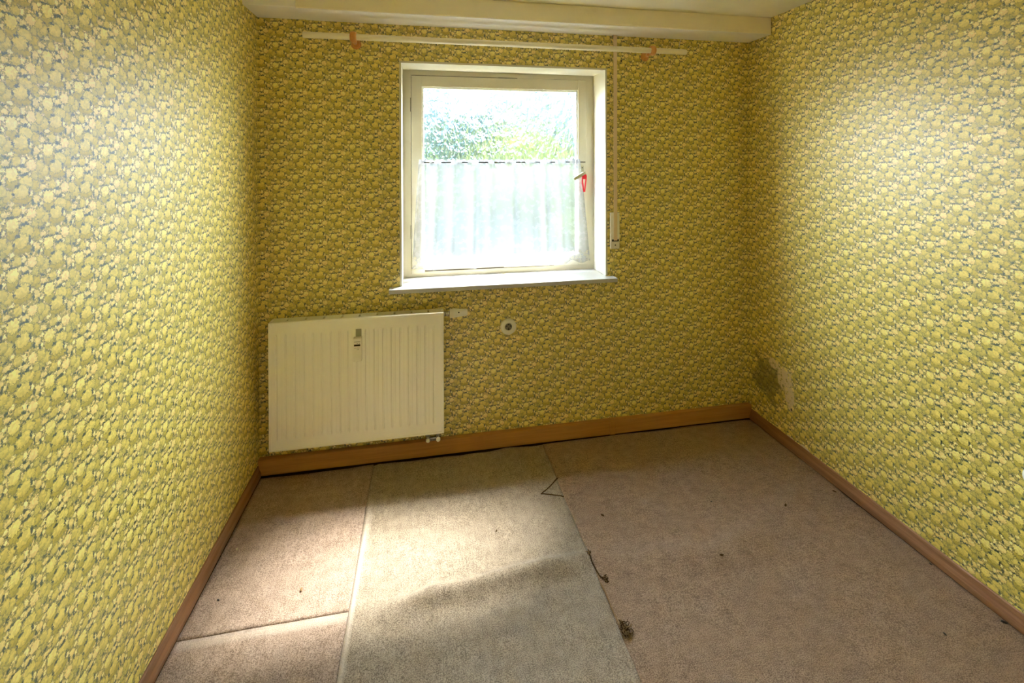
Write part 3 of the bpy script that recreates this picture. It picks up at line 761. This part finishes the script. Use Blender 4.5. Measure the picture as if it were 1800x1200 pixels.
# ---------------------------------------------------------------- frayed yarn and crumbs on the carpets
def yarn(name, pts, r, mat, label, cat='thread'):
    pp = []
    for i in range(len(pts)-1):
        for k in range(6):
            t = k/6; x = pts[i][0]+(pts[i+1][0]-pts[i][0])*t; y = pts[i][1]+(pts[i+1][1]-pts[i][1])*t
            w_ = 0.0025*mnoise.noise(Vector((x*60, y*60, 1)))
            pp.append((x+w_, y+w_, height(x, y)+r*0.8+(pts[i][2]*(1-t)+pts[i+1][2]*t if len(pts[i]) > 2 else 0)))
    pp.append((pts[-1][0], pts[-1][1], height(*pts[-1][:2])+r*0.8))
    return tag(MB().tube(pp, r, 6).build(name, mat), label, cat)
yarn('loose_yarn', [(0.615, 2.102), (0.60, 2.09), (0.575, 2.065), (0.545, 2.04), (0.512, 2.016), (0.53, 2.012), (0.57, 1.997), (0.608, 1.980)], 0.0022, M['fluffd'], 'bent brown yarn lying as an open triangle near the carpet seam')
yarn('seam_yarn', [(0.606, 1.65), (0.607, 1.62), (0.612, 1.595), (0.620, 1.565), (0.632, 1.555), (0.636, 1.545)], 0.0025, M['fluffd'], 'short curled yarn fraying from the upper part of the carpet seam')
yarn('seam_yarn', [(0.610, 1.545), (0.613, 1.50), (0.612, 1.45), (0.614, 1.41), (0.613, 1.385)], 0.0020, M['fluff'], 'long straight pale yarn lying along the carpet seam')
def tuft(x, y, s, label, k=16, mats=('fluff', 'fluffd')):
    t = empty('frayed_tuft', (x, y, height(x, y)), label, 'tuft')
    for q, mm in enumerate(mats):
        rnd = random.Random(int(x*977+y*131+q)); mb = MB()
        for i in range(k):
            a = rnd.uniform(0, 6.28); r = s*rnd.uniform(0.1, 0.9); bx, by = x+r*0.4*math.cos(a), y+r*1.25*math.sin(a); z0 = height(x, y)
            p = [Vector((bx, by, z0+0.001))]
            for _ in range(5): p.append(p[-1]+Vector((rnd.gauss(0, s*0.22), rnd.gauss(0, s*0.22), abs(rnd.gauss(0, s*0.16))*(1 if p[-1].z < z0+0.012 else -0.6))))
            mb.tube(p, 0.0013, 5)
        mb.build('fibres', M[mm], t)['kind'] = 'stuff'
tuft(0.624, 1.372, 0.022, 'largest frayed brown tuft at the front end of the carpet seam', 26)
tuft(0.606, 1.655, 0.008, 'tiny frayed tuft where the wrinkle meets the carpet seam', 8)
tuft(0.632, 1.552, 0.011, 'small curled frayed tuft halfway along the carpet seam', 10)
def crumb(x, y, s, mat, label, name='crumb'):
    z = height(x, y); rnd = random.Random(int(x*1000+y*77)); a = rnd.uniform(0, 3)
    bm = bmesh.new(); bmesh.ops.create_icosphere(bm, subdivisions=2, radius=s)
    for v in bm.verts:
        f = 1+0.35*mnoise.noise(v.co*(2.2/s)+Vector((x*50, y*50, 0)))
        cx, cy_ = v.co.x*1.5*f, v.co.y*0.7*f
        v.co = Vector((x+cx*math.cos(a)-cy_*math.sin(a), y+cx*math.sin(a)+cy_*math.cos(a), z+s*0.45+v.co.z*0.5*f))
    bm.verts.index_update(); mb = MB().add([v.co[:] for v in bm.verts], [[q.index for q in f.verts] for f in bm.faces], True); bm.free()
    tag(mb.build(name, mat), label, 'crumb')
crumb(0.735, 1.842, 0.006, M['fluffd'], 'dark splinter on the brown carpet right of the seam, between yarn triangle and dent')
crumb(1.237, 1.828, 0.0035, M['dark'], 'tiny dark crumb in the bright spot of light on the brown carpet')
crumb(1.095, 1.554, 0.005, M['fluffd'], 'brown crumb in the middle of the brown carpet, in front of the bright spot')
crumb(1.522, 1.725, 0.006, M['fluffd'], 'brown fibre lump on the low ridge near the right skirting')
crumb(1.613, 1.173, 0.004, M['dark'], 'black crumb at the front of the brown carpet, lower right')
crumb(1.842, 1.166, 0.006, M['dark'], 'black chip lying against the right skirting, nearest the camera')
crumb(1.842, 1.388, 0.004, M['dark'], 'small dark crumb against the middle of the right skirting')
crumb(1.82, 1.775, 0.005, M['fluffd'], 'brown crumb by the right skirting near the back corner')
crumb(0.281, 1.845, 0.004, M['fluffd'], 'small brown crumb on the right side of the bright patch of the grey strip')
crumb(-0.43, 1.72, 0.006, M['fluff'], 'pale brown sliver on the rose carpet in the corner piece')
crumb(-0.72, 1.95, 0.005, M['white'], 'white crumb against the left skirting below the radiator')
crumb(-0.70, 1.735, 0.004, M['dark'], 'dark crumb close to the left skirting in the foreground')

# ---------------------------------------------------------------- white knob on the right wall, cut by the frame
kn = empty('wall_plug', (XR, 1.115, 0.52), 'white plastic plug on the right wall, cut off by the right edge of the picture', 'plug')
MB().lathe([(0.040, 0), (0.040, 0.008), (0.038, 0.010)], (XR, 1.09, 0.520), (-1, 0, 0), 28).build('plate', M['white'], kn)
MB().lathe([(0.028, 0.008), (0.028, 0.036), (0.024, 0.042)], (XR, 1.09, 0.520), (-1, 0, 0), 28).build('plug_body', M['bead'], kn)
MB().lathe([(0.0285, 0.018), (0.0285, 0.021)], (XR, 1.09, 0.520), (-1, 0, 0), 28).build('groove', M['steel'], kn)
